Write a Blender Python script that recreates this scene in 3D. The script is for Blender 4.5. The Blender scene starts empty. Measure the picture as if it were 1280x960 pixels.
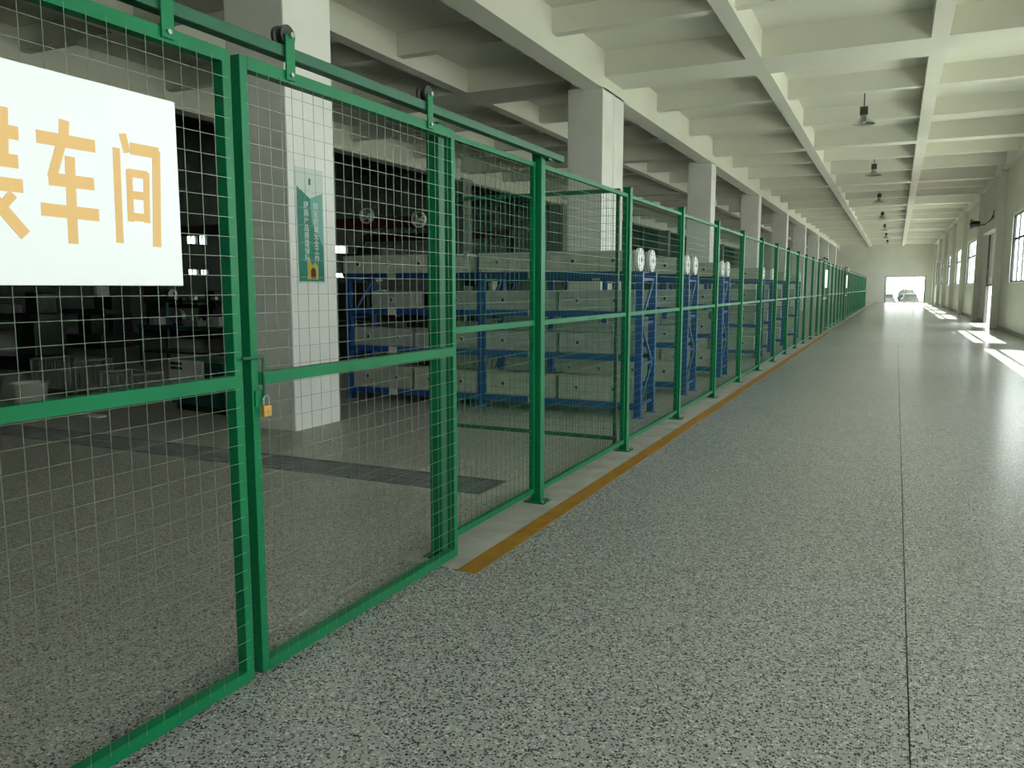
import bpy, bmesh, math, random
from mathutils import Vector, Matrix
random.seed(7)
SC = bpy.context.scene
COL = SC.collection

# ------------------------------------------------------------------ camera
cam = bpy.data.cameras.new('camera'); camo = bpy.data.objects.new('camera', cam); COL.objects.link(camo)
cam.sensor_fit = 'HORIZONTAL'; cam.sensor_width = 36.0; cam.lens = 36.0 * 1000.0 / 1280.0
cam.clip_start = 0.05; cam.clip_end = 500
pitch = math.atan(0.12); yaw = math.atan(480 / math.hypot(1000, 120))
camo.location = (0, 0, 1.5)
camo.rotation_euler = (math.pi / 2 - pitch, 0, yaw)
SC.camera = camo
# ------------------------------------------------------------------ sky, sun, exposure
w = bpy.data.worlds.new('world'); SC.world = w; w.use_nodes = True
bg = w.node_tree.nodes['Background']; bg.inputs[0].default_value = (0.99, 1.0, 1.02, 1); bg.inputs[1].default_value = 4.2
sun = bpy.data.lights.new('sun', 'SUN'); suno = bpy.data.objects.new('sun', sun); COL.objects.link(suno)
sun.energy = 17.0; sun.angle = math.radians(0.6); sun.color = (1.0, 0.98, 0.88)
suno.rotation_euler = Vector((-0.40, 0.04, -1.0)).to_track_quat('-Z', 'Y').to_euler()
SC.view_settings.view_transform = 'Standard'; SC.view_settings.look = 'None'
SC.view_settings.exposure = 1.1; SC.view_settings.gamma = 1.0
SC.cycles.use_denoising = True
try:
    SC.cycles.denoiser = 'OPENIMAGEDENOISE'
except Exception:
    pass
SC.cycles.max_bounces = 10; SC.cycles.diffuse_bounces = 6; SC.cycles.glossy_bounces = 3
SC.cycles.transparent_max_bounces = 16; SC.cycles.sample_clamp_indirect = 8.0
SC.cycles.caustics_reflective = False; SC.cycles.caustics_refractive = False

# ------------------------------------------------------------------ materials
def mat(name, col, rough=0.5, metal=0.0, var=0.0, scale=3.0, emit=None, spec=0.5, bump=0.0, bscale=60):
    m = bpy.data.materials.new(name); m.use_nodes = True
    nt = m.node_tree; b = nt.nodes['Principled BSDF']
    b.inputs['Base Color'].default_value = (*col, 1); b.inputs['Roughness'].default_value = rough
    b.inputs['Metallic'].default_value = metal; b.inputs['Specular IOR Level'].default_value = spec
    tc = nt.nodes.new('ShaderNodeTexCoord')
    if var > 0:
        n = nt.nodes.new('ShaderNodeTexNoise'); n.inputs['Scale'].default_value = scale; n.inputs['Detail'].default_value = 5
        nt.links.new(tc.outputs['Object'], n.inputs['Vector'])
        r = nt.nodes.new('ShaderNodeValToRGB')
        r.color_ramp.elements[0].position = 0.3; r.color_ramp.elements[1].position = 0.7
        r.color_ramp.elements[0].color = (*[c * (1 - var) for c in col], 1)
        r.color_ramp.elements[1].color = (*[min(1, c * (1 + var * 0.5)) for c in col], 1)
        nt.links.new(n.outputs['Fac'], r.inputs[0]); nt.links.new(r.outputs[0], b.inputs['Base Color'])
    if bump > 0:
        n2 = nt.nodes.new('ShaderNodeTexNoise'); n2.inputs['Scale'].default_value = bscale
        nt.links.new(tc.outputs['Object'], n2.inputs['Vector'])
        bp = nt.nodes.new('ShaderNodeBump'); bp.inputs['Strength'].default_value = bump; bp.inputs['Distance'].default_value = 0.01
        nt.links.new(n2.outputs['Fac'], bp.inputs['Height']); nt.links.new(bp.outputs[0], b.inputs['Normal'])
    return m

def terrazzo(name, base, rough):
    m = bpy.data.materials.new(name); m.use_nodes = True
    nt = m.node_tree; L = nt.links; b = nt.nodes['Principled BSDF']
    tc = nt.nodes.new('ShaderNodeTexCoord')
    nz = nt.nodes.new('ShaderNodeTexNoise'); nz.inputs['Scale'].default_value = 60; nz.inputs['Detail'].default_value = 2
    L.new(tc.outputs['Object'], nz.inputs['Vector'])
    add = nt.nodes.new('ShaderNodeVectorMath'); add.operation = 'MULTIPLY_ADD'
    add.inputs[1].default_value = (0.012, 0.012, 0.0)
    L.new(nz.outputs['Color'], add.inputs[0]); L.new(tc.outputs['Object'], add.inputs[2])
    v = nt.nodes.new('ShaderNodeTexVoronoi'); v.inputs['Scale'].default_value = 112
    L.new(add.outputs[0], v.inputs['Vector'])
    sep = nt.nodes.new('ShaderNodeSeparateColor'); L.new(v.outputs['Color'], sep.inputs[0])
    r = nt.nodes.new('ShaderNodeValToRGB'); r.color_ramp.interpolation = 'CONSTANT'
    e = r.color_ramp.elements
    e[0].position = 0.0; e[0].color = (*[c * 0.08 for c in base], 1)
    e[1].position = 0.27; e[1].color = (*[c * 0.30 for c in base], 1)
    for p, k in ((0.38, 0.8), (0.62, 1.1), (0.84, 1.7)):
        x = e.new(p); x.color = (*[min(1, c * k) for c in base], 1)
    L.new(sep.outputs[0], r.inputs[0])
    # cement between the chips
    th = nt.nodes.new('ShaderNodeMath'); th.operation = 'GREATER_THAN'; th.inputs[1].default_value = 0.52
    L.new(v.outputs['Distance'], th.inputs[0])
    mx = nt.nodes.new('ShaderNodeMix'); mx.data_type = 'RGBA'
    L.new(th.outputs[0], mx.inputs['Factor']); L.new(r.outputs[0], mx.inputs['A']); mx.inputs['B'].default_value = (*base, 1)
    # broad wear patches
    n = nt.nodes.new('ShaderNodeTexNoise'); n.inputs['Scale'].default_value = 0.45; n.inputs['Detail'].default_value = 6
    L.new(tc.outputs['Object'], n.inputs['Vector'])
    r2 = nt.nodes.new('ShaderNodeValToRGB'); r2.color_ramp.elements[0].position = 0.3; r2.color_ramp.elements[1].position = 0.7
    r2.color_ramp.elements[0].color = (0.95, 0.96, 0.95, 1); r2.color_ramp.elements[1].color = (1, 0.99, 1.0, 1)
    L.new(n.outputs['Fac'], r2.inputs[0])
    m2 = nt.nodes.new('ShaderNodeMix'); m2.data_type = 'RGBA'; m2.blend_type = 'MULTIPLY'; m2.inputs['Factor'].default_value = 1
    L.new(mx.outputs['Result'], m2.inputs['A']); L.new(r2.outputs[0], m2.inputs['B'])
    L.new(m2.outputs['Result'], b.inputs['Base Color'])
    mr = nt.nodes.new('ShaderNodeMapRange'); mr.inputs['To Min'].default_value = rough * 0.95; mr.inputs['To Max'].default_value = rough * 1.08
    L.new(n.outputs['Fac'], mr.inputs['Value']); L.new(mr.outputs[0], b.inputs['Roughness'])
    return m

M = {}
M['terrazzo'] = terrazzo('terrazzo_floor', (0.345, 0.345, 0.335), 0.24)
M['terrazzo_shop'] = terrazzo('terrazzo_workshop', (0.36, 0.35, 0.315), 0.42)
M['kerb'] = mat('grey_cement', (0.38, 0.375, 0.34), 0.6, var=0.25, scale=5)
M['wall'] = mat('white_wall_paint', (0.70, 0.70, 0.62), 0.75, var=0.06, scale=0.8)
M['ceil'] = mat('white_ceiling_paint', (0.74, 0.735, 0.65), 0.8, var=0.06, scale=0.6)
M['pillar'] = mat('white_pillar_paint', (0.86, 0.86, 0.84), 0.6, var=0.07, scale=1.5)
M['pillar_shade'] = mat('shade_toned_pillar', (0.20, 0.23, 0.19), 0.7, var=0.15, scale=1.5)  # deeper columns coloured dark, standing in for the shade there
M['green'] = mat('green_powder_coat', (0.002, 0.175, 0.065), 0.42, var=0.15, scale=4, spec=0.3)
M['dgreen'] = mat('dark_green_rail_paint', (0.006, 0.11, 0.05), 0.45, var=0.2, scale=4)
M['wire'] = mat('green_grey_wire', (0.19, 0.26, 0.19), 0.35, metal=0.3)
M['wire_green'] = mat('green_coated_wire', (0.03, 0.22, 0.09), 0.4)
M['steel'] = mat('zinc_steel', (0.45, 0.47, 0.45), 0.35, metal=0.8, var=0.2)
M['dsteel'] = mat('dark_steel', (0.06, 0.065, 0.06), 0.45, metal=0.6, var=0.3)
M['brass'] = mat('brass', (0.75, 0.42, 0.10), 0.35, metal=0.6)
M['sign'] = mat('white_sign_board', (0.92, 0.95, 0.97), 0.35)
M['orange'] = mat('orange_lettering', (0.84, 0.52, 0.20), 0.5)
M['yellow'] = mat('worn_yellow_floor_paint', (0.34, 0.165, 0.008), 0.5, var=0.25, scale=7)
M['blue'] = mat('blue_rack_paint', (0.006, 0.070, 0.29), 0.4, var=0.25, scale=5)
M['cast'] = mat('pale_grey_casting', (0.36, 0.41, 0.38), 0.55, var=0.2, scale=8)
M['cast2'] = mat('cream_casting', (0.44, 0.47, 0.40), 0.55, var=0.2, scale=8)
M['flange'] = mat('white_flange', (0.8, 0.83, 0.8), 0.45)
M['black'] = mat('black', (0.012, 0.013, 0.012), 0.5)
M['machine'] = mat('dimmed_machine_green', (0.010, 0.022, 0.016), 0.45, var=0.3, scale=4)  # machine colours set dark, standing in for the dim workshop light
M['machine2'] = mat('dimmed_machine_grey', (0.028, 0.032, 0.030), 0.45, var=0.3, scale=4)  # grey twin, darkened likewise in its colour
M['teal'] = mat('teal_machine_paint', (0.006, 0.085, 0.075), 0.45, var=0.2, scale=4)
M['panelw'] = mat('off_white_cabinet', (0.60, 0.61, 0.56), 0.5, var=0.1)
M['red'] = mat('dull_red_paint', (0.10, 0.014, 0.012), 0.5, var=0.2)
M['banner'] = mat('teal_banner', (0.0, 0.20, 0.15), 0.5)
M['bannerw'] = mat('banner_white', (0.62, 0.70, 0.66), 0.5)
M['gold'] = mat('banner_gold', (0.55, 0.42, 0.06), 0.5)
M['winframe'] = mat('dark_window_frame', (0.035, 0.037, 0.045), 0.4, metal=0.3)
M['reveal'] = mat('white_window_reveal', (0.8, 0.82, 0.76), 0.6)
M['alum'] = mat('spun_aluminium', (0.55, 0.56, 0.5), 0.3, metal=0.9)
M['lampbox'] = mat('dark_ballast_box', (0.05, 0.05, 0.04), 0.5)
M['ground'] = mat('pale_yard_concrete', (0.44, 0.44, 0.41), 0.8, var=0.1, scale=0.3)
M['shopwall'] = mat('shade_toned_wall', (0.10, 0.12, 0.10), 0.8, var=0.15, scale=0.7)  # shade put into the wall colour to keep the workshop dark
M['car'] = mat('grey_car_paint', (0.10, 0.11, 0.12), 0.3, metal=0.5)
M['white'] = mat('white_plastic', (0.75, 0.77, 0.73), 0.45, var=0.06)
g = bpy.data.materials.new('window_glass'); g.use_nodes = True; nt = g.node_tree
for n in list(nt.nodes): nt.nodes.remove(n)
o_ = nt.nodes.new('ShaderNodeOutputMaterial'); mx = nt.nodes.new('ShaderNodeMixShader')
t_ = nt.nodes.new('ShaderNodeBsdfTransparent'); t_.inputs[0].default_value = (0.93, 0.97, 0.94, 1)
gl = nt.nodes.new('ShaderNodeBsdfGlossy'); gl.inputs['Roughness'].default_value = 0.02
mx.inputs[0].default_value = 0.08
nt.links.new(t_.outputs[0], mx.inputs[1]); nt.links.new(gl.outputs[0], mx.inputs[2]); nt.links.new(mx.outputs[0], o_.inputs[0])
M['glass'] = g

# ------------------------------------------------------------------ helpers
class MB:
    def __init__(s): s.v = []; s.f = []
    def box(s, x0, x1, y0, y1, z0, z1):
        b = len(s.v)
        s.v += [(x0, y0, z0), (x1, y0, z0), (x1, y1, z0), (x0, y1, z0), (x0, y0, z1), (x1, y0, z1), (x1, y1, z1), (x0, y1, z1)]
        s.f += [tuple(b + i for i in q) for q in ((0, 3, 2, 1), (4, 5, 6, 7), (0, 1, 5, 4), (1, 2, 6, 5), (2, 3, 7, 6), (3, 0, 4, 7))]
        return s
    def rod(s, p, q, r, n=4, r2=None, cap=True):
        p = Vector(p); q = Vector(q); d = (q - p).normalized()
        a = d.cross(Vector((0, 0, 1)) if abs(d.z) < 0.9 else Vector((1, 0, 0))).normalized(); c = d.cross(a)
        b = len(s.v); r2 = r if r2 is None else r2
        for pt, rr in ((p, r), (q, r2)):
            for i in range(n):
                t = 2 * math.pi * (i + 0.5) / n
                s.v.append(tuple(pt + (a * math.cos(t) + c * math.sin(t)) * rr))
        for i in range(n):
            j = (i + 1) % n; s.f.append((b + i, b + j, b + n + j, b + n + i))
        if cap: s.f.append(tuple(b + n - 1 - i for i in range(n))); s.f.append(tuple(b + n + i for i in range(n)))
        return s
    def bar(s, p, q, wd, th):
        """flat strap from p to q: width wd across, thickness th, in a plane of constant x"""
        p = Vector(p); q = Vector(q); d = (q - p).normalized(); c = d.cross(Vector((1, 0, 0))).normalized() * wd / 2
        b = len(s.v); tx = Vector((th / 2, 0, 0))
        for sx in (-1, 1):
            for pt, sc in ((p, -1), (q, -1), (q, 1), (p, 1)): s.v.append(tuple(pt + c * sc + tx * sx))
        s.f += [tuple(b + i for i in k) for k in ((0, 1, 2, 3), (7, 6, 5, 4), (0, 4, 5, 1), (1, 5, 6, 2), (2, 6, 7, 3), (3, 7, 4, 0))]
        return s
    def lathe(s, c, prof, n=16, axis='z'):
        b = len(s.v); k = len(prof)
        for i in range(n):
            t = 2 * math.pi * i / n
            for r, h in prof:
                u, v_ = r * math.cos(t), r * math.sin(t)
                p = {'z': (u, v_, h), 'x': (h, u, v_), 'y': (u, h, v_)}[axis]
                s.v.append((c[0] + p[0], c[1] + p[1], c[2] + p[2]))
        for i in range(n):
            j = (i + 1) % n
            for m_ in range(k - 1): s.f.append((b + i * k + m_, b + j * k + m_, b + j * k + m_ + 1, b + i * k + m_ + 1))
        return s
    def prism(s, pts, x0, x1, plane='x'):
        """polygon pts extruded; plane x: pts are (y,z); y: (x,z); z: (x,y)"""
        b = len(s.v); n = len(pts)
        for h in (x0, x1):
            for u, v_ in pts: s.v.append({'x': (h, u, v_), 'y': (u, h, v_), 'z': (u, v_, h)}[plane])
        s.f.append(tuple(b + n - 1 - i for i in range(n))); s.f.append(tuple(b + n + i for i in range(n)))
        for i in range(n):
            j = (i + 1) % n; s.f.append((b + i, b + j, b + n + j, b + n + i))
        return s
    def mesh(s, name, m):
        me = bpy.data.meshes.new(name); me.from_pydata(s.v, [], s.f); me.materials.append(m)
        bm = bmesh.new(); bm.from_mesh(me); bmesh.ops.recalc_face_normals(bm, faces=bm.faces); bm.to_mesh(me); bm.free()
        return me
    def build(s, name, m, parent=None, bevel=0, smooth=False):
        me = s.mesh(name, m)
        return put(name, me, parent, bevel=bevel, smooth=smooth)
def put(name, me, parent=None, loc=(0, 0, 0), bevel=0, smooth=False):
    o = bpy.data.objects.new(name, me); COL.objects.link(o); o.location = loc
    if parent: o.parent = parent
    if bevel:
        b = o.modifiers.new('bevel', 'BEVEL'); b.width = bevel; b.segments = 2; b.limit_method = 'ANGLE'
    if smooth:
        for p in me.polygons: p.use_smooth = True
        e = o.modifiers.new('es', 'EDGE_SPLIT'); e.split_angle = math.radians(40)
    return o
def tag(o, label=None, cat=None, group=None, kind=None):
    if label: o['label'] = label
    if cat: o['category'] = cat
    if group: o['group'] = group
    if kind: o['kind'] = kind
    return o
def thing(name, label, cat, loc=(0, 0, 0), group=None, rz=0):
    o = bpy.data.objects.new(name, None); COL.objects.link(o); o.location = loc; o.rotation_euler = (0, 0, rz)
    o.empty_display_size = 0.1
    return tag(o, label, cat, group)
def struct(o, label=None): return tag(o, label, None, None, 'structure')
KIDS = {}
def copy_tree(o, parent=None):
    c = o.copy(); COL.objects.link(c)
    if parent: c.parent = parent
    for ch in list(o.children): copy_tree(ch, c)
    return c
def B(*a): return MB().box(*a)
ORD = ['first', 'second', 'third', 'fourth', 'fifth', 'sixth', 'seventh', 'eighth', 'ninth', 'tenth', 'eleventh', 'twelfth', 'thirteenth',
       'fourteenth', 'fifteenth', 'sixteenth', 'seventeenth', 'eighteenth', 'nineteenth', 'twentieth']
def nth(i):
    if i < 20: return ORD[i]
    t = ['twenty', 'thirty', 'forty'][(i + 1) // 10 - 2]; r = (i + 1) % 10
    return {'twenty': 'twentieth', 'thirty': 'thirtieth', 'forty': 'fortieth'}[t] if r == 0 else t + '-' + ORD[r - 1]

# ------------------------------------------------------------------ setting
Y0, Y1 = -14.0, 93.0
XL, XW = -30.0, 3.5
XF = -2.18                     # corridor face of the fence posts
SLAB = 6.3
# floor: bed plus slabs with open joints, and the drain channel
fl = struct(B(XL - 0.2, XW, Y0, Y1, -0.5, -0.32).build('floor', M['kerb']), 'cement bed under the terrazzo')
def slab(x0, x1, y0, y1, m): B(x0, x1, y0, y1, -0.32, 0.0).build('floor_slab', m, fl)
g_ = 0.0045
TX0, TX1, TY0, TY1 = -15.0, -2.66, 5.06, 5.50
ys = [Y0, -4.55, 5.45, 15.45, 25.45, 35.45, 45.45, 55.45, 65.45, 75.45, 85.45, Y1]
for a, b in zip(ys[:-1], ys[1:]):
    slab(-2.02 + g_ * 0, 0.12 - g_, a, b - 0.006, M['terrazzo']); slab(0.12, XW, a, b - 0.006, M['terrazzo'])
for a, b in zip([3.62] + ys[2:-1], ys[2:]): slab(-2.40, -2.02, a, b, M['kerb'])
slab(-2.40, -2.02, Y0, 3.62, M['terrazzo'])
slab(XL, -2.40, Y0, TY0 - 0.13, M['terrazzo_shop']); slab(XL, -2.40, TY1 + 0.13, Y1, M['terrazzo_shop'])
slab(XL, TX0, TY0 - 0.13, TY1 + 0.13, M['terrazzo_shop']); slab(TX1, -2.40, TY0 - 0.13, TY1 + 0.13, M['kerb'])
slab(TX0, TX1, TY0 - 0.13, TY0, M['kerb']); slab(TX0, TX1, TY1, TY1 + 0.13, M['kerb'])
gm = MB()
for i in range(13): gm.box(0.02 + i * 0.0385, 0.034 + i * 0.0385, 0.0, 0.44, -0.03, 0.004)
gm.box(0, 0.5, 0, 0.015, -0.03, 0.006).box(0, 0.5, 0.425, 0.44, -0.03, 0.006).box(0, 0.5, 0.21, 0.225, -0.03, 0.003)
gme = gm.mesh('drain_grate', mat('galvanised_grate', (0.16, 0.17, 0.16), 0.5, metal=0.4, var=0.3))
for i in range(24): put('drain_grate', gme, fl, (TX1 - 0.513 * (i + 1), TY0, 0))

# columns (workshop line along the corridor, a second line deeper in)
colY = [(-3.55, -2.8), (6.5, 7.25), (16.1, 16.8), (16.83, 17.5), (26.9, 27.6), (36.95, 37.65), (47.0, 47.7), (57.05, 57.75), (67.1, 67.8), (77.15, 77.85), (87.2, 87.9)]
cnames = []
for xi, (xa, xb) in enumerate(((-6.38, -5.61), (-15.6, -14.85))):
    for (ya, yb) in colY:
        c = struct(B(xa, xb, ya, yb, 0, 5.6).build('column', M['pillar'] if xi == 0 else M['pillar_shade'], bevel=0.012))
# ceiling, beams
XH, ZR = -15.45, 9.0
ce = struct(B(XH, XW + 0.3, Y0, Y1 + 0.2, SLAB, SLAB + 0.2).build('ceiling', M['ceil']))
for x, hw, z in ((-5.83, 0.22, 5.55), (-2.65, 0.14, 5.8), (0.47, 0.14, 5.8), (3.42, 0.12, 5.8), (-8.95, 0.14, 5.8), (-12.05, 0.14, 5.8), (-15.2, 0.22, 5.55)):
    B(x - hw, x + hw, Y0, Y1, z, SLAB).build('beam', M['ceil'], ce)
ribs = []
for ya, yb in [q for q in colY if not 16 < q[0] < 17] + [(16.1, 17.5)]:
    B(XH, XW + 0.1, ya + 0.08, yb - 0.08, 5.803, SLAB).build('cross_beam', M['ceil'], ce)
mids = [-3.2, 6.87, 16.8, 27.25, 37.3, 47.35, 57.4, 67.45, 77.5, 87.55]
for a, b in zip(mids[:-1], mids[1:]):
    for k in (1, 2):
        y = a + (b - a) * k / 3
        B(XH, XW + 0.1, y - 0.11, y + 0.11, 5.88, SLAB).build('rib', M['ceil'], ce)
M['roof'] = mat('added_dark_roof', (0.035, 0.05, 0.038), 0.6, var=0.2, scale=1)  # hall roof and framing added, coloured dark so the deep workshop goes dark
rf = struct(B(XL - 0.2, XH, Y0, Y1 + 0.2, ZR, ZR + 0.15).build('ceiling', M['roof']))
B(XH - 0.1, XH, Y0, Y1, SLAB, ZR).build('added_upper_wall', M['roof'], rf)
for i in range(5): B(-16.9 - 2.9 * i, -16.75 - 2.9 * i, Y0, Y1, ZR - 0.2, ZR).build('added_purlin', M['roof'], rf)
for i in range(10):
    y = 6.9 + 8.6 * i
    B(XL, XH - 0.1, y - 0.1, y + 0.1, ZR - 0.7, ZR - 0.2).build('added_rafter', M['roof'], rf)
    B(-19.9, -19.6, y - 0.15, y + 0.15, 0, ZR - 0.7).build('added_column', M['roof'], rf)
# right wall with windows
WS, WL, WZ0, WZ1 = 15.7, 7.0, 1.7, 3.95
wr = MB()
ks = range(-2, 8)
wr.box(XW, XW + 0.12, Y0, 35.55, 0, WZ0).box(XW, XW + 0.12, 39.75, Y1, 0, WZ0); wr.box(XW, XW + 0.12, Y0, Y1, WZ1, SLAB)
prev = Y0
RD0, RD1, RDZ = 35.55, 39.75, 3.75
for k in ks:
    if k == 2: continue
    s = WS + 9.6 * k
    if k == 3: wr.box(XW, XW + 0.12, prev, RD0, WZ0, WZ1).box(XW, XW + 0.12, RD0, RD1, RDZ, WZ1); prev = RD1
    wr.box(XW, XW + 0.12, prev, s, WZ0, WZ1); prev = s + WL
wr.box(XW, XW + 0.12, prev, Y1, WZ0, WZ1)
wallr = struct(wr.build('wall_right', M['wall']))
for k in ks:
    y = WS + 9.6 * k + WL + (2.9 if k == 1 else 1.5)
    B(3.28, XW, y - 0.3, y + 0.3, 0, SLAB - 0.5).build('pilaster', M['wall'], wallr, bevel=0.01)
sk = MB().box(XW - 0.02, XW, Y0, RD0, 0, 0.13).box(XW - 0.02, XW, RD1, Y1, 0, 0.13).build('baseboard_right', M['kerb']); struct(sk)
for n, k in enumerate([q for q in ks if q != 2]):
    s = WS + 9.6 * k
    wn = bpy.data.objects.new('window_%d' % (n + 1), None); COL.objects.link(wn); wn.location = (XW, s, WZ0); struct(wn)
    fr = MB(); fr.box(0.03, 0.09, 0, WL, 0, 0.05).box(0.03, 0.09, 0, WL, 2.20, 2.25).box(0.03, 0.09, 0, 0.05, 0.05, 2.20).box(0.03, 0.09, WL - 0.05, WL, 0.05, 2.20)
    fr.build('frame', M['winframe'], wn)
    B(0.025, 0.095, 0.05, WL - 0.05, 1.40, 1.47).build('transom', M['winframe'], wn)
    rv = MB(); rv.box(-0.015, 0.03, -0.07, WL + 0.07, -0.06, 0.0).box(-0.015, 0.03, -0.07, 0, 0, 2.25).box(-0.015, 0.03, WL, WL + 0.07, 0, 2.25).box(-0.015, 0.03, -0.07, WL + 0.07, 2.25, 2.32)
    rv.build('surround', M['reveal'], wn)
    for i in range(1, 6): B(0.035, 0.085, WL * i / 6 - 0.022, WL * i / 6 + 0.022, 0.05, 2.20).build('mullion', M['winframe'], wn)
    for i in range(6):
        ya = WL * i / 6 + 0.024 + (0.026 if i == 0 else 0); yb = WL * (i + 1) / 6 - 0.024 - (0.026 if i == 5 else 0)
        B(0.058, 0.062, ya, yb, 0.05, 1.40).build('pane', M['glass'], wn); B(0.058, 0.062, ya, yb, 1.47, 2.20).build('pane', M['glass'], wn)
rd = bpy.data.objects.new('door_2', None); COL.objects.link(rd); rd.location = (XW, RD0, 0); struct(rd)
for y in (0.0, RD1 - RD0 - 0.08): B(-0.05, 0.07, y, y + 0.08, 0, RDZ).build('guide_rail', M['dsteel'], rd)
B(-0.30, 0.0, -0.1, RD1 - RD0 + 0.1, RDZ - 0.02, RDZ + 0.36).build('roller_box', M['wall'], rd, bevel=0.02)
sl = MB().prism([(0.0, 0.0), (0.012, 0.01), (0.012, 0.085), (0.0, 0.095)], 0.09, RD1 - RD0 - 0.09, 'y').mesh('shutter_slat', M['wall'])
for i in range(22): put('shutter_slat', sl, rd, (0.01, 0, 1.63 + i * 0.0965))
B(0.0, 0.03, 0.09, RD1 - RD0 - 0.09, 1.57, 1.63).build('bottom_bar', M['dsteel'], rd)
# far end wall with the glazed door
DX0, DX1, DZ = -1.05, 2.72, 2.72
we = MB(); we.box(XH, DX0, Y1, Y1 + 0.2, 0, SLAB).box(DX1, XW + 0.12, Y1, Y1 + 0.2, 0, SLAB).box(DX0, DX1, Y1, Y1 + 0.2, DZ, SLAB)
struct(we.build('wall_end', M['wall']))
struct(B(XL - 0.2, XH, Y1, Y1 + 0.2, 0, ZR).build('wall_end', M['shopwall']))
dn = bpy.data.objects.new('door_1', None); COL.objects.link(dn); dn.location = (DX0, Y1, 0); struct(dn)
W_ = DX1 - DX0
df = MB(); df.box(0, 0.07, 0.02, 0.12, 0, DZ).box(W_ - 0.07, W_, 0.02, 0.12, 0, DZ).box(0.07, W_ - 0.07, 0.02, 0.12, DZ - 0.08, DZ)
df.build('frame', M['dsteel'], dn)
for i in range(4):
    a = 0.07 + (W_ - 0.14) * i / 4; b = 0.07 + (W_ - 0.14) * (i + 1) / 4
    lf = MB(); lf.box(a, a + 0.04, 0.04, 0.09, 0, DZ - 0.08).box(b - 0.04, b, 0.04, 0.09, 0, DZ - 0.08).box(a, b, 0.04, 0.09, 0, 0.12).box(a, b, 0.04, 0.09, DZ - 0.5, DZ - 0.44)
    l_ = lf.build('leaf', M['reveal'], dn)
    B(a + 0.04, b - 0.04, 0.06, 0.066, 0.12, DZ - 0.5).build('pane', M['glass'], l_); B(a + 0.04, b - 0.04, 0.06, 0.066, DZ - 0.44, DZ - 0.08).build('pane', M['glass'], l_)
# left and back walls
lw = MB(); wins = [(27.7, 28.3), (28.45, 28.9), (38.4, 39.9), (41.0, 42.6), (43.0, 43.6), (52, 54), (12, 12.8), (18, 18.7)]
wins.sort(); rows = ((2.12, 2.38), (3.55, 4.0))
lw.box(XL - 0.2, XL, Y0, Y1, 0, rows[0][0]).box(XL - 0.2, XL, Y0, Y1, rows[0][1], rows[1][0]).box(XL - 0.2, XL, Y0, Y1, rows[1][1], ZR)
wl = MB()
for (za, zb) in rows:
    p_ = Y0
    for a, b in wins: lw.box(XL - 0.2, XL, p_, a, za, zb); p_ = b
    lw.box(XL - 0.2, XL, p_, Y1, za, zb)
struct(lw.build('wall_left', M['shopwall']))
n = 12
for (za, zb) in rows:
    for a, b in wins:
        e = bpy.data.objects.new('window_%d' % n, None); COL.objects.link(e); e.location = (XL, a, za); struct(e); n += 1
        h, l = zb - za, b - a
        MB().box(-0.12, -0.06, 0, l, 0, 0.02).box(-0.12, -0.06, 0, l, h - 0.02, h).box(-0.12, -0.06, 0, 0.02, 0.02, h - 0.02).box(-0.12, -0.06, l - 0.02, l, 0.02, h - 0.02).box(-0.12, -0.06, l / 2 - 0.015, l / 2 + 0.015, 0.02, h - 0.02).build('frame', M['winframe'], e)
        B(-0.095, -0.09, 0.02, l - 0.02, 0.02, h - 0.02).build('pane', M['glass'], e)
struct(B(XL - 0.2, XW + 0.12, Y0 - 0.2, Y0, 0, ZR).build('wall_back', M['shopwall']))  # unseen wall, coloured dark to cut light on faces turned towards it
struct(B(-90, 90, -90, 190, -0.62, -0.52).build('ground', M['ground']))

# ------------------------------------------------------------------ floor line
tag(B(-2.045, -1.925, 3.6, 30.0, 0.0, 0.0025).build('floor_line', M['yellow']), 'worn orange-yellow line painted on the floor along the green fence', 'floor marking')

# ------------------------------------------------------------------ fence
def wires(y0, y1, z0, z1, x, pv, ph, r):
    m = MB(); n = max(1, round((y1 - y0) / pv)); k = max(1, round((z1 - z0) / ph))
    rnd = random.Random(3)
    for i in range(1, n):
        y = y0 + (y1 - y0) * i / n; j = rnd.uniform(-0.0015, 0.0015)
        m.rod((x, y + j, z0), (x, y - j, z1), r, 4, cap=False)
    for i in range(1, k):
        z = z0 + (z1 - z0) * i / k; m.rod((x + 2 * r, y0, z), (x + 2 * r, y1, z), r, 4, cap=False)
    return m
PZ0, PZ1 = 0.07, 2.335
fence = thing('mesh_fence', 'long green wire mesh fence running from the sliding gate down the corridor', 'fence', (XF, 3.7, 0))
def make_panel(L):
    f = MB(); f.box(-0.015, 0.015, 0, 0.03, PZ0, PZ1).box(-0.015, 0.015, L - 0.03, L, PZ0, PZ1).box(-0.015, 0.015, 0.03, L - 0.03, PZ0, PZ0 + 0.035).box(-0.015, 0.015, 0.03, L - 0.03, PZ1 - 0.03, PZ1)
    t = f.build('panel', M['green'], fence)
    B(-0.012, 0.018, 0.03, L - 0.03, 1.245, 1.28).build('middle_rail', M['green'], t)
    w_ = wires(0.03, L - 0.03, PZ0 + 0.035, PZ1 - 0.03, 0.0, 0.066, 0.068, 0.0014).build('wire_mesh', M['wire_green'], t); tag(w_, kind='stuff')
    return t
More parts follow.
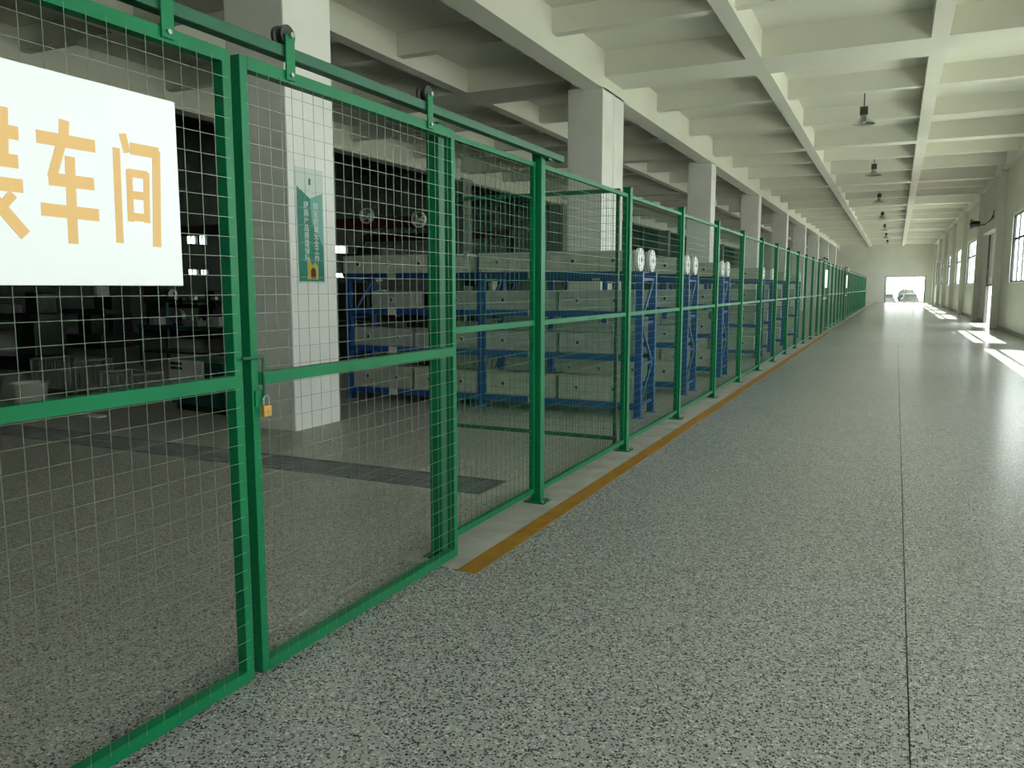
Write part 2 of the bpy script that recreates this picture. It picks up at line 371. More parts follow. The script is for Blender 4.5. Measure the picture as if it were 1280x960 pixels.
def make_post():
    t = B(-0.07, 0, 0, 0.07, 0.008, 2.39).build('post', M['green'], fence, bevel=0.003)
    B(-0.11, 0.04, -0.035, 0.105, 0.0, 0.008).build('base_plate', M['green'], t)
    for sx, sy in ((-0.095, -0.02), (-0.095, 0.09), (0.025, -0.02), (0.025, 0.09)):
        MB().lathe((sx, sy, 0.008), [(0, 0.014), (0.009, 0.014), (0.009, 0)], 8).build('anchor_bolt', M['steel'], t)
    B(-0.073, 0.003, -0.003, 0.073, 2.39, 2.396).build('cap', M['dgreen'], t)
    return t
posts = [5.035 + 2.0 * i for i in range(34)]
pp = make_post(); pn = None
for i, y in enumerate(posts):
    o = pp if i == 0 else copy_tree(pp, fence); o.location = (0, y - 3.7, 0)
fp = make_panel(1.21); fp.location = (-0.055, 0.118, 0)
pn = make_panel(1.92)
for i in range(len(posts) - 1):
    o = pn if i == 0 else copy_tree(pn, fence); o.location = (-0.035, posts[i] + 0.075 - 3.7, 0)
# thick gate post
gp = thing('gate_post', 'thick green square post behind the closing edge of the sliding gate', 'post', (-2.21, 3.735, 0))
B(-0.075, 0, 0, 0.075, 0.008, 2.365).build('post_tube', M['green'], gp, bevel=0.003); B(-0.11, 0.02, -0.03, 0.095, 0, 0.008).build('base_plate', M['green'], gp)
# partition running into the workshop at the second post
pt = thing('mesh_partition', 'dark green mesh partition running from the second post into the workshop', 'fence panel', (-2.30, 7.10, 0))
B(-1.98, 0, -0.015, 0.015, 2.36, 2.395).build('top_rail', M['dgreen'], pt); B(-1.98, 0, -0.015, 0.015, 0.08, 0.115).build('bottom_rail', M['dgreen'], pt)
B(-0.03, 0, -0.015, 0.015, 0.0, 2.36).build('stile', M['dgreen'], pt); B(-1.98, -1.95, -0.015, 0.015, 0, 2.36).build('stile', M['dgreen'], pt)
m = MB()
for i in range(1, 32): m.rod((-0.062 * i, 0, 0.115), (-0.062 * i, 0, 2.36), 0.0014, 4, cap=False)
for i in range(1, 34): m.rod((-1.96, 0.003, 0.115 + 0.068 * i), (-0.02, 0.003, 0.115 + 0.068 * i), 0.0014, 4, cap=False)
tag(m.build('wire_mesh', M['dgreen'], pt), kind='stuff')

# ------------------------------------------------------------------ sliding gate leaves (local origin: closing corner at floor)
GX = -2.15
def make_leaf(L, hangers, pv):
    t = thing('gate_leaf', 'x', 'gate')
    s_ = 0.038
    B(-0.025, 0.02, 0, s_, 0.02, 2.32).build('stile', M['green'], t, bevel=0.003); B(-0.025, 0.02, L - s_, L, 0.02, 2.32).build('stile', M['green'], t, bevel=0.003)
    B(-0.025, 0.02, s_, L - s_, 2.275, 2.32).build('top_rail', M['green'], t); B(-0.025, 0.02, s_, L - s_, 0.02, 0.065).build('bottom_rail', M['green'], t)
    B(-0.02, 0.023, s_, L - s_, 1.14, 1.185).build('middle_rail', M['green'], t)
    tag(wires(s_ - 0.02, L - s_ + 0.02, 0.05, 2.29, 0.021, pv, 0.068, 0.00105).build('wire_mesh', M['wire'], t), kind='stuff')
    for y in hangers:
        h = B(0.022, 0.030, y - 0.025, y + 0.025, 2.285, 2.45).build('hanger', M['green'], t, bevel=0.002)
        MB().lathe((0, y, 2.45), [(0, -0.03), (0.040, -0.03), (0.040, -0.018), (0.033, -0.012), (0.033, 0.0), (0.040, 0.008), (0.040, 0.02), (0, 0.02)], 20, 'x').build('roller', M['dsteel'], h, smooth=True)
        MB().lathe((0.03, y, 2.305), [(0.008, 0), (0.008, 0.008), (0, 0.008)], 8, 'x').build('bolt', M['steel'], h)
        MB().lathe((0.03, y, 2.45), [(0.010, 0), (0.010, 0.012), (0, 0.012)], 8, 'x').build('bolt', M['steel'], h)
    return t
leafB = make_leaf(1.535, (0.26, 1.28), 0.0635); leafB.location = (GX, 2.236, 0)
tag(leafB, 'green mesh sliding gate leaf with padlocked edge, right of the white sign')
leafA = make_leaf(1.65, (0.35, 1.38), 0.068); leafA.location = (GX, 0.542, 0)
tag(leafA, 'green mesh sliding gate leaf carrying the white sign, nearest the camera')
# latch rod on leaf B
hp = MB(); hp.rod((0.03, -0.055, 1.245), (0.03, 0.055, 1.245), 0.006, 8).rod((0.03, 0.052, 1.248), (0.03, 0.052, 1.085), 0.006, 8)
hp.build('latch_rod', M['dgreen'], leafB)
B(0.02, 0.026, 0.01, 0.06, 1.06, 1.12).build('hasp', M['green'], leafB)
# track
tr = thing('gate_track', 'dark green overhead track the sliding gate rollers run on', 'rail', (GX, -0.9, 0))
B(-0.035, 0.018, 0, 6.22, 2.368, 2.412).build('track_tube', M['dgreen'], tr, bevel=0.003)
for y in (5.99,): B(-0.06, -0.0, y, y + 0.06, 2.355, 2.368).build('bracket', M['dgreen'], tr)
# padlock
pl = thing('padlock', 'brass padlock hanging from the latch on the gate edge', 'padlock', (GX + 0.035, 2.290, 1.02))
B(-0.009, 0.009, -0.021, 0.021, 0.0, 0.042).build('body', M['brass'], pl, bevel=0.004)
sh = MB(); pr = None
pts = [(-0.014, 0.042), (-0.014, 0.065)] + [(-0.014 * math.cos(a), 0.065 + 0.014 * math.sin(a)) for a in (0.5, 1.05, 1.57, 2.1, 2.65)] + [(0.014, 0.065), (0.014, 0.042)]
for a, b in zip(pts[:-1], pts[1:]): sh.rod((0, a[0], a[1]), (0, b[0], b[1]), 0.0035, 8)
sh.build('shackle', M['steel'], pl)
MB().lathe((0.009, 0, 0.02), [(0.006, 0), (0.006, 0.0015), (0, 0.0015)], 10, 'x').build('keyhole_plate', M['steel'], pl)

# signs: strokes as quads in sign coordinates (y, z), measured on the board
def stroke(m, a, b, wd, x0=0.0, x1=0.002):
    m.bar((x0 + x1 / 2, a[0], a[1]), (x0 + x1 / 2, b[0], b[1]), wd, x1)
CH = {
 'che': [((1.447, 1.905), (1.623, 1.905), .026), ((1.531, 1.962), (1.526, 1.905), .022), ((1.519, 1.90), (1.484, 1.80), .020), ((1.474, 1.797), (1.612, 1.797), .026), ((1.541, 1.865), (1.536, 1.624), .022), ((1.447, 1.713), (1.622, 1.710), .026)],
 'jian': [((1.717, 1.957), (1.730, 1.903), .018), ((1.693, 1.912), (1.688, 1.634), .018), ((1.742, 1.918), (1.846, 1.918), .026), ((1.836, 1.925), (1.822, 1.628), .022),
          ((1.733, 1.853), (1.731, 1.70), .016), ((1.795, 1.853), (1.789, 1.70), .016), ((1.728, 1.845), (1.799, 1.845), .018), ((1.728, 1.780), (1.797, 1.780), .018), ((1.728, 1.715), (1.795, 1.715), .018)],
 'zhuang': [((1.36, 1.965), (1.352, 1.83), .022), ((1.30, 1.905), (1.398, 1.903), .026), ((1.315, 1.830), (1.392, 1.830), .026), ((1.268, 1.96), (1.262, 1.82), .020), ((1.222, 1.93), (1.245, 1.895), .018), ((1.215, 1.85), (1.250, 1.875), .018),
            ((1.215, 1.768), (1.400, 1.768), .026), ((1.305, 1.80), (1.295, 1.77), .02), ((1.30, 1.765), (1.215, 1.68), .020), ((1.268, 1.72), (1.262, 1.64), .020), ((1.262, 1.645), (1.31, 1.67), .018), ((1.305, 1.745), (1.398, 1.640), .024), ((1.372, 1.745), (1.345, 1.715), .018)],
 'zu': [((1.045, 1.96), (0.995, 1.88), .02), ((1.0, 1.875), (1.06, 1.875), .02), ((1.06, 1.90), (0.995, 1.80), .02), ((0.995, 1.795), (1.07, 1.80), .02), ((0.985, 1.69), (1.07, 1.73), .02),
        ((1.10, 1.92), (1.10, 1.64), .022), ((1.165, 1.92), (1.165, 1.64), .022), ((1.10, 1.91), (1.165, 1.91), .024), ((1.10, 1.82), (1.165, 1.82), .022), ((1.10, 1.74), (1.165, 1.74), .022), ((1.08, 1.645), (1.19, 1.645), .024)]}
def make_sign():
    t = thing('sign_board', 'x', 'sign')
    B(-0.006, 0, 0.885, 1.919, 1.507, 2.088).build('board', M['sign'], t, bevel=0.002)
    tm = MB()
    for k, st in CH.items():
        mm = MB()
        for i, (a, b, wd) in enumerate(st): stroke(mm, a, b, wd * 1.35, 0.0, 0.0012 + 0.0001 * i)
        mm.build('letter', M['orange'], t)
    return t
sg = make_sign(); sg.location = (-2.105, 0, 0)
tag(sg, 'large white sign with orange characters wired to the near gate leaf')
# two farther gates with the same sign
for y, nm in ((28.3, 'nearer'), (40.5, 'farther')):
    l2 = copy_tree(leafB)
    for ch in list(l2.children):
        if ch.name.startswith(('latch_rod', 'hasp')): bpy.data.objects.remove(ch)
    l2.location = (GX + 0.03, y - 0.76, 0); l2['label'] = 'distant green mesh gate leaf in the fence row, %s of the two signed ones' % nm
    s2 = copy_tree(sg)
    for ch in list(s2.children):
        if ch.name.startswith('letter'): bpy.data.objects.remove(ch)
    s2.location = (-2.075, y - 1.40, 0); s2['label'] = 'small white sign seen edge-on far along the fence, %s of two' % nm
    B(GX - 0.005, GX + 0.048, y - 1.3, y + 2.2, 2.368, 2.408).build('gate_track', M['dgreen'])
    tag(bpy.data.objects['gate_track.001' if nm == 'nearer' else 'gate_track.002'], 'dark green overhead track above the %s distant gate leaf' % nm, 'rail')

# ------------------------------------------------------------------ racks
def make_rack():
    t = thing('storage_rack', 'x', 'rack')
    XS = (0.0, -2.03, -4.06)
    for x in XS:
        for y in (0.0, 0.55):
            um = MB(); um.box(x - 0.05, x + 0.03, y - 0.03, y + 0.03, 0.006, 1.685 if x == 0 else 1.92)
            u = um.build('upright', M['blue'], t)
            B(x - 0.07, x + 0.05, y - 0.05, y + 0.05, 0, 0.006).build('foot_plate', M['blue'], u)
        br = MB()
        for za, zb in ((0.15, 0.62), (0.62, 1.10), (1.10, 1.6)):
            k = int(round(za * 10)) % 2
            br.bar((x, 0.02, za), (x, 0.53, zb), 0.035, 0.02) if za != 0.62 else br.bar((x, 0.53, za), (x, 0.02, zb), 0.035, 0.02)
        for z in (0.15, 0.62, 1.10, 1.6): br.bar((x, 0.02, z), (x, 0.53, z), 0.03, 0.02)
        br.build('end_bracing', M['blue'], t)
    for b in range(2):
        xa, xb = XS[b + 1] + 0.03, XS[b] - 0.05
        for z in (0.10, 0.66, 1.16, 1.62):
            for y in (-0.02, 0.57): B(xa, xb, y - 0.02, y + 0.02, z, z + 0.07).build('beam', M['blue'], t)
            B(xa, xb, 0.0, 0.55, z + 0.052, z + 0.068).build('shelf', M['dsteel'] if z < 1.5 else M['blue'], t)
            pm = B(xa + 0.62, xa + 0.74, -0.052, -0.04, z - 0.01, z + 0.075).build('load_tag', M['panelw'], t)
    return t
def bored_block(L, H, W, n, m):
    """long casting with a recess strip and bored bosses on the front side (local: x right end = 0)"""
    b = MB(); b.box(-L, 0, 0, W, 0, H); b.box(-L, 0, -0.008, 0, H - 0.03, H); b.box(-L, 0, -0.008, 0, 0, 0.03)
    return b.mesh('casting_body', m)
def make_cast(name, L, H, W, n, m, flange=False):
    t = thing(name, 'x', 'casting')
    put('body', bored_block(L, H, W, n, m), t)
    r = MB().lathe((0, 0, 0), [(0.019, -0.012), (0.034, -0.012), (0.038, 0.0)], 14, 'y').mesh('boss_ring', M['cast'])
    h = MB().lathe((0, 0, 0), [(0, -0.004), (0.020, -0.004)], 12, 'y').mesh('bore', M['black'])
    for i in range(n): put('bore', h, put('boss_ring', r, t, (-L * (i + 0.5) / n, -0.001, H / 2)))
    if flange:
        f = MB(); f.lathe((0.012, W / 2, H / 2 + 0.01), [(0, 0.0), (0.13, 0.0), (0.13, 0.035), (0.118, 0.042), (0, 0.042)], 28, 'x')
        fo = f.build('end_flange', M['flange'], t)
        hm = MB()
        for i in range(8):
            a = i * math.pi / 4; hm.lathe((0.055, W / 2 + 0.095 * math.cos(a), H / 2 + 0.01 + 0.095 * math.sin(a)), [(0.013, 0), (0.0, 0.0)], 8, 'x')
        hm.lathe((0.055, W / 2, H / 2 + 0.01), [(0.03, 0), (0, 0)], 12, 'x')
        tag(hm.build('bolt_hole', M['dsteel'], fo), kind='stuff')
    return t
R0 = make_rack(); first = {'R': True}
protos = {'long': make_cast('bored_casting', 1.94, 0.225, 0.23, 4, M['cast2'], True), 'plain': make_cast('bored_casting', 1.86, 0.225, 0.23, 4, M['cast2']),
          'mid': make_cast('bored_casting', 0.93, 0.235, 0.30, 2, M['cast']),
          'low': make_cast('bored_casting', 0.93, 0.285, 0.30, 2, M['cast2']),
          'blk': make_cast('bored_casting', 0.60, 0.22, 0.28, 1, M['cast'])}
used = {}
def place(kind, x, y, z, label):
    if kind in used: o = copy_tree(protos[kind])
    else: o = protos[kind]; used[kind] = 1
    o.location = (x, y, z); o['label'] = label; o['group'] = 'pale castings on the blue racks'
    return o
rackY = [8.9, 11.15, 13.62, 17.7, 19.6, 22.0, 25.0]
rnd = random.Random(11)
for i, y in enumerate(rackY):
    o = R0 if i == 0 else copy_tree(R0); o.location = (-2.62, y, 0)
    o['label'] = 'blue steel storage rack with pale castings, %s rack behind the fence' % nth(i); o['group'] = 'blue racks behind the fence'
    rk = '%s rack' % nth(i)
    for b in range(2):
        xr = -2.62 - 2.03 * b - 0.055
        side = 'aisle-side' if b == 0 else 'inner'
        kl, xx = ('long', -2.635) if b == 0 else ('plain', -4.735)
        fl_ = 'with round end flange ' if b == 0 else 'without flange '
        place(kl, xx, y - 0.23, 1.692, 'long pale casting %sfront on top shelf, %s bay, %s' % (fl_, side, rk))
        place(kl, xx, y + 0.24, 1.692, 'long pale casting %srear on top shelf, %s bay, %s' % (fl_, side, rk))
        for z, kd, nm in ((1.235, 'mid', 'third shelf'), (0.735, 'mid', 'second shelf'), (0.175, 'low', 'bottom shelf')):
            for c in range(2):
                if b == 1 and z > 1.0: kk = 'blk'
                else: kk = kd
                place(kk, xr - 0.02 - c * (0.98), y - 0.02 + rnd.uniform(0, 0.06), z, 'pale bored casting, %s end of %s, %s bay, %s' % ('corridor' if c == 0 else 'far', nm, side, rk))

# ------------------------------------------------------------------ banner on the column
bn = thing('wall_banner', 'teal and white slogan banner on the near white column', 'banner', (-5.608, 6.62, 1.57))
B(0, 0.006, -0.01, 0.42, -0.02, 1.17).build('backing', M['bannerw'], bn)
MB().prism([(0, 0.0), (0.40, 0.0), (0.40, 0.93), (0.2, 0.86), (0, 0.97)], 0.006, 0.010).build('field', M['banner'], bn)
MB().prism([(0.2, 0.86), (0.4, 0.93), (0.4, 0.36), (0.22, 0.62)], 0.010, 0.0105).build('light_wash', mat('banner_mist', (0.16, 0.42, 0.37), 0.5), bn)
MB().lathe((0.008, 0.2, 1.05), [(0.02, 0.002), (0.0, 0.002)], 10, 'x').build('emblem', M['banner'], bn)
B(0.0065, 0.009, 0.185, 0.215, 1.00, 1.035).build('emblem', M['banner'], bn)
def text(s, size, y, z, m, parent, name='lettering'):
    c = bpy.data.curves.new(name, 'FONT'); c.body = s; c.size = size; c.extrude = 0.0006; c.space_line = 1.0; c.offset = 0.001
    c.align_x = 'CENTER'
    o = bpy.data.objects.new('tmp', c); COL.objects.link(o)
    me = bpy.data.meshes.new_from_object(o.evaluated_get(bpy.context.evaluated_depsgraph_get()))
    bpy.data.objects.remove(o); me.materials.clear(); me.materials.append(m)
    r = put(name, me, parent, (0.0115, y, z)); r.rotation_euler = (math.pi / 2, 0, math.pi / 2); return r
for col, y in (('\u4fdd\u8bc1\u8d28\u91cf\u5b89\u5168\u5de5\u4f5c', 0.285), ('\u63d0\u9ad8\u4ea7\u54c1\u8d28\u91cf\u4fdd\u969c', 0.13)):
    for i, chh in enumerate(col): text(chh, 0.078, y, 0.76 - i * 0.078, M['bannerw'], bn)
MB().prism([(0.13, 0.02), (0.30, 0.02), (0.30, 0.16), (0.25, 0.20), (0.2, 0.16), (0.17, 0.24), (0.13, 0.20)], 0.010, 0.0115).build('gold_emblem', M['gold'], bn)
MB().prism([(0.18, 0.03), (0.26, 0.03), (0.26, 0.12), (0.22, 0.15), (0.18, 0.12)], 0.0115, 0.012).build('gold_emblem', M['red'], bn)

# ------------------------------------------------------------------ hanging lamps
def make_lamp():
    t = thing('pendant_lamp', 'x', 'lamp', group='high bay pendant lamps down the corridor ceiling')
    MB().rod((0, 0, 0.42), (0, 0, 0.8), 0.012, 8).build('rod', M['dsteel'], t)
    b = MB().box(-0.08, 0.08, -0.08, 0.08, 0.22, 0.40).build('ballast_box', M['lampbox'], t, bevel=0.01)
    MB().lathe((0, 0, 0), [(0.05, 0.22), (0.06, 0.19), (0.08, 0.15), (0.15, 0.07), (0.25, 0.0), (0.245, 0.0), (0.145, 0.062), (0.07, 0.14), (0.0, 0.15)], 28).build('shade', M['alum'], t, smooth=True)
    MB().lathe((0, 0, 0), [(0, 0.02), (0.03, 0.03), (0.045, 0.07), (0.03, 0.12), (0.0, 0.13)], 14).build('bulb', M['white'], t, smooth=True)
    return t
lp = make_lamp()
for i in range(7):
    o = lp if i == 0 else copy_tree(lp); o.location = (-0.93, 22.0 + 10.05 * i, 5.5); o.scale = (1.12, 1.12, 1)
    o['label'] = 'grey metal bell pendant lamp, %s lamp down the corridor' % nth(i)
# wall fan on the right
wf = thing('wall_fan', 'dark wall fan on a bent bracket arm above the roller shutter on the right wall', 'fan', (XW, 39.0, 4.28)); wf.scale = (1.2, 1.2, 1.2)
B(-0.02, 0.02, -0.06, 0.06, 0.02, 0.34).build('wall_plate', M['black'], wf)
am = MB(); pts = [(-0.02, 0, 0.18), (-0.08, 0, 0.02), (-0.22, 0, -0.12), (-0.45, 0, -0.17)]
for a, b in zip(pts[:-1], pts[1:]): am.rod(a, b, 0.018, 8)
am.build('arm', M['black'], wf)
MB().lathe((-0.52, 0, -0.10), [(0, 0.14), (0.09, 0.12), (0.11, 0.0), (0.10, -0.12), (0, -0.15)], 16, 'x').build('motor', M['black'], wf, smooth=True)
cg = MB()
for r in (0.06, 0.12, 0.18):
    for k in range(16):
        a, b = k * math.pi / 8, (k + 1) * math.pi / 8
        cg.rod((-0.68, r * math.cos(a), -0.10 + r * math.sin(a)), (-0.68, r * math.cos(b), -0.10 + r * math.sin(b)), 0.006, 4)
for k in range(12): a = k * math.pi / 6; cg.rod((-0.72, 0, -0.10), (-0.60, 0.18 * math.cos(a), -0.10 + 0.18 * math.sin(a)), 0.005, 4)
cg.build('cage', M['black'], wf)
for k in range(4):
    a = k * math.pi / 2
    bl = MB().prism([(0, 0), (0.05 * math.cos(a) - 0.05 * math.sin(a), 0.05 * math.sin(a) + 0.05 * math.cos(a)), (0.16 * math.cos(a) - 0.04 * math.sin(a), 0.16 * math.sin(a) + 0.04 * math.cos(a)), (0.16 * math.cos(a), 0.16 * math.sin(a))], -0.66, -0.655)
    o = bl.build('blade', M['black'], wf); o.location = (0, 0, -0.10)
# ------------------------------------------------------------------ workshop contents behind the gate
gc = thing('control_cabinet', 'low teal machine cabinet with off-white vented front beyond the drain', 'cabinet', (-8.1, 7.1, 0), rz=math.radians(-8))
B(0, 1.05, 0, 0.55, 0.08, 0.62).build('body', M['teal'], gc, bevel=0.01); B(0.02, 0.70, -0.03, 0.0, 0.34, 0.63).build('front_panel', M['panelw'], gc, bevel=0.008)
v = MB()
for r in range(2):
    for c in range(2): v.box(0.08 + c * 0.12, 0.185 + c * 0.12, -0.036, -0.03, 0.51 + r * 0.055, 0.545 + r * 0.055)
v.build('vent', M['black'], gc); B(0.05, 1.0, 0.05, 0.5, 0, 0.08).build('plinth', M['black'], gc)
bk = thing('white_bucket', 'grey-white round tub on the workshop floor at the left edge', 'bucket', (-10.3, 6.75, 0))
MB().lathe((0, 0, 0), [(0, 0), (0.19, 0), (0.22, 0.24), (0.235, 0.24), (0.235, 0.26), (0.205, 0.26), (0.18, 0.02), (0, 0.02)], 24).build('shell', M['panelw'], bk, smooth=True)
pts = [(0.22 * math.cos(a), 0.0, 0.25 + 0.16 * math.sin(a)) for a in [math.pi * k / 8 for k in range(9)]]
hm = MB()
for a, b in zip(pts[:-1], pts[1:]): hm.rod(a, b, 0.005, 6)
hm.build('handle', M['steel'], bk)
def cage(x, y, L, W, H, label, rz=0):
    t = thing('wire_basket', label, 'basket', (x, y, 0), rz=rz)
    f = MB(); f.box(0, L, 0, 0.02, H - 0.02, H).box(0, L, W - 0.02, W, H - 0.02, H).box(0, 0.02, 0, W, H - 0.02, H).box(L - 0.02, L, 0, W, H - 0.02, H).box(0, L, 0, W, 0.1, 0.115)
    for a, b in ((0, 0), (L - 0.02, 0), (0, W - 0.02), (L - 0.02, W - 0.02)): f.box(a, a + 0.02, b, b + 0.02, 0, H)
    f.build('frame', M['steel'], t)
    w_ = MB(); n = int(L / 0.045)
    for i in range(1, n):
        for yy in (0.01, W - 0.01): w_.rod((L * i / n, yy, 0.11), (L * i / n, yy, H), 0.003, 4, cap=False)
    n = int(W / 0.045)
    for i in range(1, n):
        for xx in (0.01, L - 0.01): w_.rod((xx, W * i / n, 0.11), (xx, W * i / n, H), 0.003, 4, cap=False)
    tag(w_.build('wire_side', M['steel'], t), kind='stuff'); return t
cage(-11.1, 7.3, 0.95, 0.6, 0.50, 'grey wire basket behind the round tub at the left edge')
cage(-10.0, 7.55, 0.75, 0.5, 0.34, 'low grey wire basket right of the round tub', rz=-0.1)
tag(B(-8.6, -8.28, 6.22, 6.32, 0, 0.02).build('offcut', M['white']), 'small white strip lying on the workshop floor near the drain', 'scrap')
# workbench with small pale parts
wb = thing('workbench', 'two-tier teal workbench with small parts, left background of the workshop', 'workbench', (-13.4, 11.0, 0))
B(0, 2.6, 0, 0.75, 0.72, 0.78).build('top', M['teal'], wb); B(0.05, 2.55, 0.05, 0.7, 0.25, 0.29).build('lower_shelf', M['machine2'], wb)
B(0, 2.6, 0.6, 0.75, 1.22, 1.26).build('upper_shelf', M['teal'], wb)
for a in (0.03, 2.51):
    for b in (0.03, 0.66): B(a, a + 0.06, b, b + 0.06, 0, 0.72).build('leg', M['teal'], wb)
for a in (0.03, 2.51): B(a, a + 0.06, 0.66, 0.72, 0.78, 1.22).build('shelf_post', M['teal'], wb)
rr = random.Random(5)
def part_item(x, y, z, s, m, label, k):
    if k == 0:
        o = thing('small_housing', label, 'part', (x, y, z)); B(-s, s, -s * 0.6, s * 0.6, 0, s * 1.1).build('body', m, o, bevel=0.01)
        MB().lathe((0, -s * 0.6, s * 0.55), [(s * 0.35, 0), (s * 0.35, -0.02), (s * 0.2, -0.02), (s * 0.2, 0)], 12, 'y').build('boss', M['steel'], o)
    elif k == 1:
        o = thing('machined_disc', label, 'part', (x, y, z)); MB().lathe((0, 0, s), [(0, 0), (s, 0), (s, 0.08), (s * 0.5, 0.1), (s * 0.5, 0.16), (0, 0.16)], 18, 'y').build('disc', m, o)
        B(-s * 0.6, s * 0.6, -0.02, 0.18, 0, 0.03).build('stand', M['dsteel'], o)
    else:
        o = thing('parts_tray', label, 'tray', (x, y, z)); MB().box(-s * 1.3, s * 1.3, -s, s, 0, 0.02).box(-s * 1.3, s * 1.3, -s, -s + 0.015, 0.02, s * 0.7).box(-s * 1.3, s * 1.3, s - 0.015, s, 0.02, s * 0.7).box(-s * 1.3, -s * 1.3 + 0.015, -s, s, 0.02, s * 0.7).box(s * 1.3 - 0.015, s * 1.3, -s, s, 0.02, s * 0.7).build('shell', m, o)
        for i in range(3): MB().lathe((-s * 0.8 + i * s * 0.8, 0, 0.02), [(0, 0), (s * 0.25, 0), (s * 0.25, s * 0.9), (0, s * 0.9)], 10).build('sleeve', M['steel'], o)
    return o
wh = ['left end', 'left of centre', 'centre', 'right of centre', 'right end']
for i in range(5): part_item(-13.15 + i * 0.52, 11.3, 0.78, 0.14 + 0.02 * (i % 2), [M['panelw'], M['steel'], M['cast']][i % 3], 'grey machine part on the teal workbench top, %s' % wh[i], i % 3)
for i in range(5): part_item(-13.1 + i * 0.55, 11.67, 1.26, 0.07, [M['steel'], M['panelw']][i % 2], 'small pale part on the upper shelf of the teal workbench, %s' % wh[i], 0)
# machine tools, coloured dark to keep the workshop dim
def lathe_machine(x, y, s, label, m, flip=1):
    t = thing('machine_tool', label, 'machine', (x, y, 0)); L = 2.4 * s
    B(0, L, 0, 0.8, 0.0, 0.25).build('base', m, t, bevel=0.02)
    B(0.05, 0.7, 0.08, 0.72, 0.25, 0.9).build('pedestal', m, t, bevel=0.02); B(L - 0.6, L - 0.05, 0.08, 0.72, 0.25, 0.9).build('pedestal', m, t, bevel=0.02)
    B(0.0, L, 0.15, 0.65, 0.9, 1.02).build('bed', M['machine2'], t, bevel=0.01)
    B(0.0, 0.75, 0.05, 0.75, 1.02, 1.62).build('headstock', m, t, bevel=0.03)
    MB().lathe((0.75, 0.4, 1.3), [(0.17, 0), (0.17, 0.14), (0.08, 0.15), (0.08, 0.10), (0, 0.1)], 20, 'x').build('chuck', M['steel'], t)
    B(1.2, 1.6, 0.1, 0.7, 1.02, 1.2).build('carriage', M['dsteel'], t, bevel=0.01)
    B(L - 0.45, L - 0.1, 0.2, 0.6, 1.02, 1.42).build('tailstock', m, t, bevel=0.03)
    MB().lathe((1.4, 0.08, 1.08), [(0.08, -0.02), (0.09, -0.03), (0.09, 0.0), (0, 0.0)], 16, 'y').build('handwheel', M['steel'], t)
    return t
def mill(x, y, h, label, m):
    t = thing('machine_tool', label, 'machine', (x, y, 0))
    B(0, 1.3, 0, 1.2, 0, 0.35).build('base', m, t, bevel=0.03); B(0.3, 1.0, 0.6, 1.2, 0.35, h).build('column', m, t, bevel=0.03)
    B(0.35, 0.95, -0.1, 0.6, h - 0.75, h - 0.2).build('head', m, t, bevel=0.04); B(-0.2, 1.5, 0.0, 0.55, 0.85, 0.97).build('table', M['dsteel'], t, bevel=0.01)
    B(0.4, 0.9, 0.05, 0.55, 0.35, 0.85).build('knee', m, t, bevel=0.02)
    MB().lathe((0.65, 0.2, h - 1.0), [(0, 0), (0.05, 0), (0.08, 0.1), (0.08, 0.25)], 14).build('spindle', M['steel'], t)
    B(1.0, 1.12, 0.1, 0.45, 1.3, 1.75).build('control_box', M['panelw'], t, bevel=0.01); return t
lathe_machine(-16.9, 9.3, 1.2, 'dark green lathe behind the wire baskets at far left', M['machine'])
lathe_machine(-13.2, 13.2, 1.1, 'dark lathe standing behind the teal workbench', M['machine'])
mill(-12.2, 15.6, 2.5, 'tall dark milling machine behind the lathe, left of the near column', M['machine'])
mill(-19.0, 13.5, 2.6, 'tall dark milling machine in the left background', M['machine2'])
mill(-16.8, 18.4, 2.4, 'dark milling machine between the background columns', M['machine'])
lathe_machine(-21.0, 17.5, 1.2, 'low dark lathe deep in the workshop', M['machine2'])
mill(-10.4, 18.2, 2.3, 'dark milling machine seen just right of the near column', M['machine'])
lathe_machine(-9.4, 12.0, 0.9, 'dark lathe seen left of the blue racks', M['machine2'])
mill(-22.0, 24.5, 2.6, 'dark milling machine near the far left windows', M['machine'])
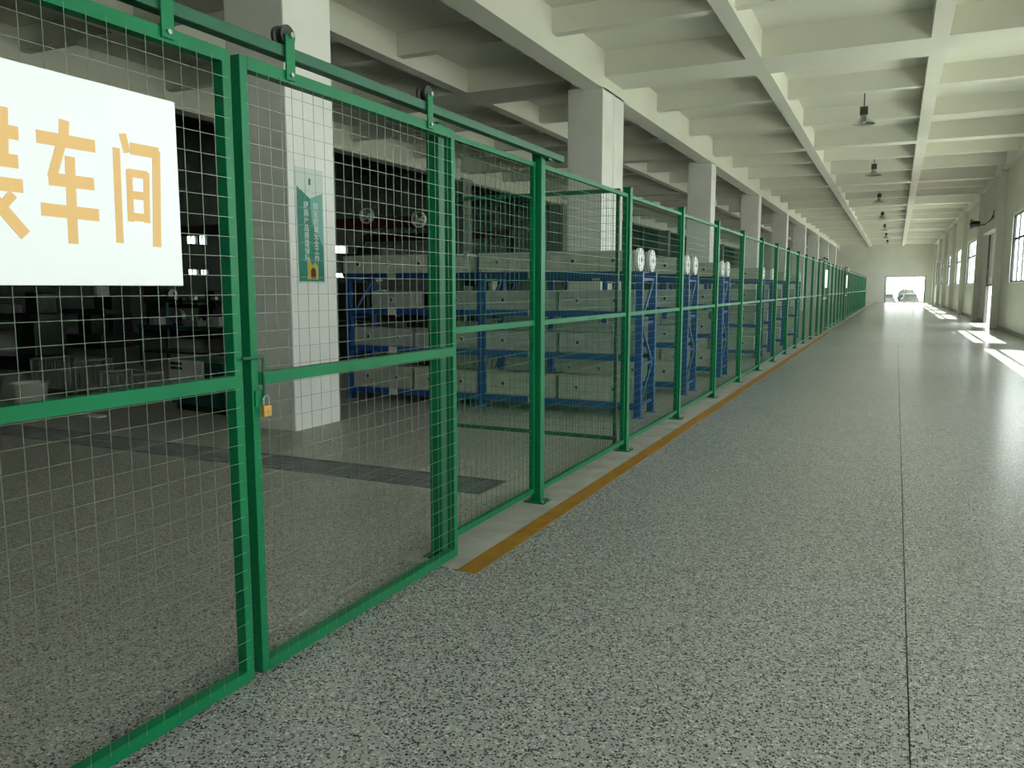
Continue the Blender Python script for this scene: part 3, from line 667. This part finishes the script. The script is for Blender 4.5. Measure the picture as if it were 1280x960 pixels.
# overhead crane runway with red girder and round fans
def girder(y, x0, x1, z, label):
    t = thing('crane_girder', label, 'girder', (x0, y, 0)); L = x1 - x0
    B(0, L, -0.10, 0.10, z, z + 0.26).build('girder', M['red'], t); B(0, L, -0.14, 0.14, z + 0.26, z + 0.29).build('flange', M['dsteel'], t); B(0, L, -0.14, 0.14, z - 0.03, z).build('flange', M['dsteel'], t)
    n = int(L // 3)
    for i in range(n + 1):
        x = L * i / n; B(x - 0.09, x + 0.09, -0.09, 0.09, 0, z - 0.03).build('support_post', M['machine2'], t)
        MB().bar((0, 0, 0), (0, 0, 0.01), 0.01, 0.01) if False else None
    return t
girder(19.2, -22.0, -11.6, 3.2, 'dull red runway girder on dark posts behind the machines')
girder(30.5, -22.0, -14.5, 3.6, 'dull red runway girder deeper in the workshop')
def round_fan(x, y, z, label):
    t = thing('wall_fan', label, 'fan', (x, y, z))
    f = MB(); f.lathe((0, 0, 0), [(0.185, -0.06), (0.215, -0.06), (0.215, 0.05), (0.185, 0.05), (0.185, -0.06)], 24, 'y'); f.build('cage_ring', M['panelw'], t)
    s_ = MB()
    for k in range(20): a = k * math.pi / 10; s_.rod((0.04 * math.cos(a), -0.06, 0.04 * math.sin(a)), (0.205 * math.cos(a), -0.045, 0.205 * math.sin(a)), 0.004, 4)
    s_.build('cage', M['panelw'], t)
    MB().lathe((0, 0, 0), [(0, -0.06), (0.05, -0.05), (0.05, 0.12), (0, 0.14)], 14, 'y').build('motor', M['panelw'], t)
    B(-0.02, 0.02, 0.10, 0.32, -0.03, 0.03).build('arm', M['dsteel'], t)
    for k in range(4):
        a = k * math.pi / 2 + 0.4; c, d = math.cos(a), math.sin(a)
        MB().prism([(0, 0), (0.06 * c - 0.05 * d, 0.06 * d + 0.05 * c), (0.17 * c - 0.05 * d, 0.17 * d + 0.05 * c), (0.18 * c, 0.18 * d)], -0.01, -0.006, 'y').build('blade', M['white'], t)
    return t
round_fan(-13.45, 18.8, 3.50, 'round white cage fan on the red girder, left of the gate post')
round_fan(-11.75, 18.8, 3.34, 'round white cage fan on the red girder, nearest the gate post')
# notice boards on a far column
nb = thing('notice_board', 'white board with dark lettering on the far workshop column', 'board', (-15.62, 16.02, 1.55))
B(0.02, 0.70, 0, 0.03, 0, 1.75).build('board', M['panelw'], nb); B(0.55, 0.62, -0.004, 0, 0.3, 1.2).build('print', M['black'], nb)
# vehicles outside the far door
def car(x, y, label, m):
    t = thing('car', label, 'car', (x, y, -0.52))
    MB().prism([(-0.9, 0.25), (0.9, 0.25), (0.92, 0.75), (0.75, 0.9), (0.62, 1.38), (-0.62, 1.38), (-0.75, 0.9), (-0.92, 0.75)], 0, 4.2, 'y').build('body', m, t, bevel=0.05)
    B(-0.6, 0.6, -0.01, 0.0, 0.92, 1.28).build('rear_window', M['black'], t)
    for sx in (-0.86, 0.66):
        for sy in (0.8, 3.4): MB().lathe((sx, sy, 0.31), [(0, 0), (0.31, 0), (0.31, 0.2), (0, 0.2)], 18, 'x').build('wheel', M['black'], t)
    for sx in (-0.8, 0.62): B(sx, sx + 0.18, -0.02, 0.0, 0.62, 0.76).build('tail_light', M['red'], t)
    return t
car(-0.9, 99.5, 'dark grey car parked outside the far glass doors, left one', M['car'])
car(1.5, 101, 'mid grey car parked outside the far glass doors, right one', M['machine2'])
M['leaf'] = mat('dark_foliage', (0.010, 0.016, 0.011), 0.9)
for i in range(5):
    x, y, r = -4.0 + i * 2.6, 108 + (i % 2), 0.75 + 0.12 * (i % 3)
    t = thing('round_bush', 'dark clipped bush outside the far doors, %s from the left' % ORD[i], 'bush', (x, y, -0.52))
    bm = bmesh.new(); bmesh.ops.create_icosphere(bm, subdivisions=3, radius=r)
    rn = random.Random(i)
    for v_ in bm.verts: v_.co *= 1 + rn.uniform(-0.12, 0.12); v_.co.z += r * 0.95
    me = bpy.data.meshes.new('foliage'); bm.to_mesh(me); bm.free(); me.materials.append(M['leaf']); put('foliage', me, t)
    MB().rod((0, 0, 0), (0, 0, r), 0.08, 8).build('trunk', M['dsteel'], t)
bpy.context.view_layer.update()
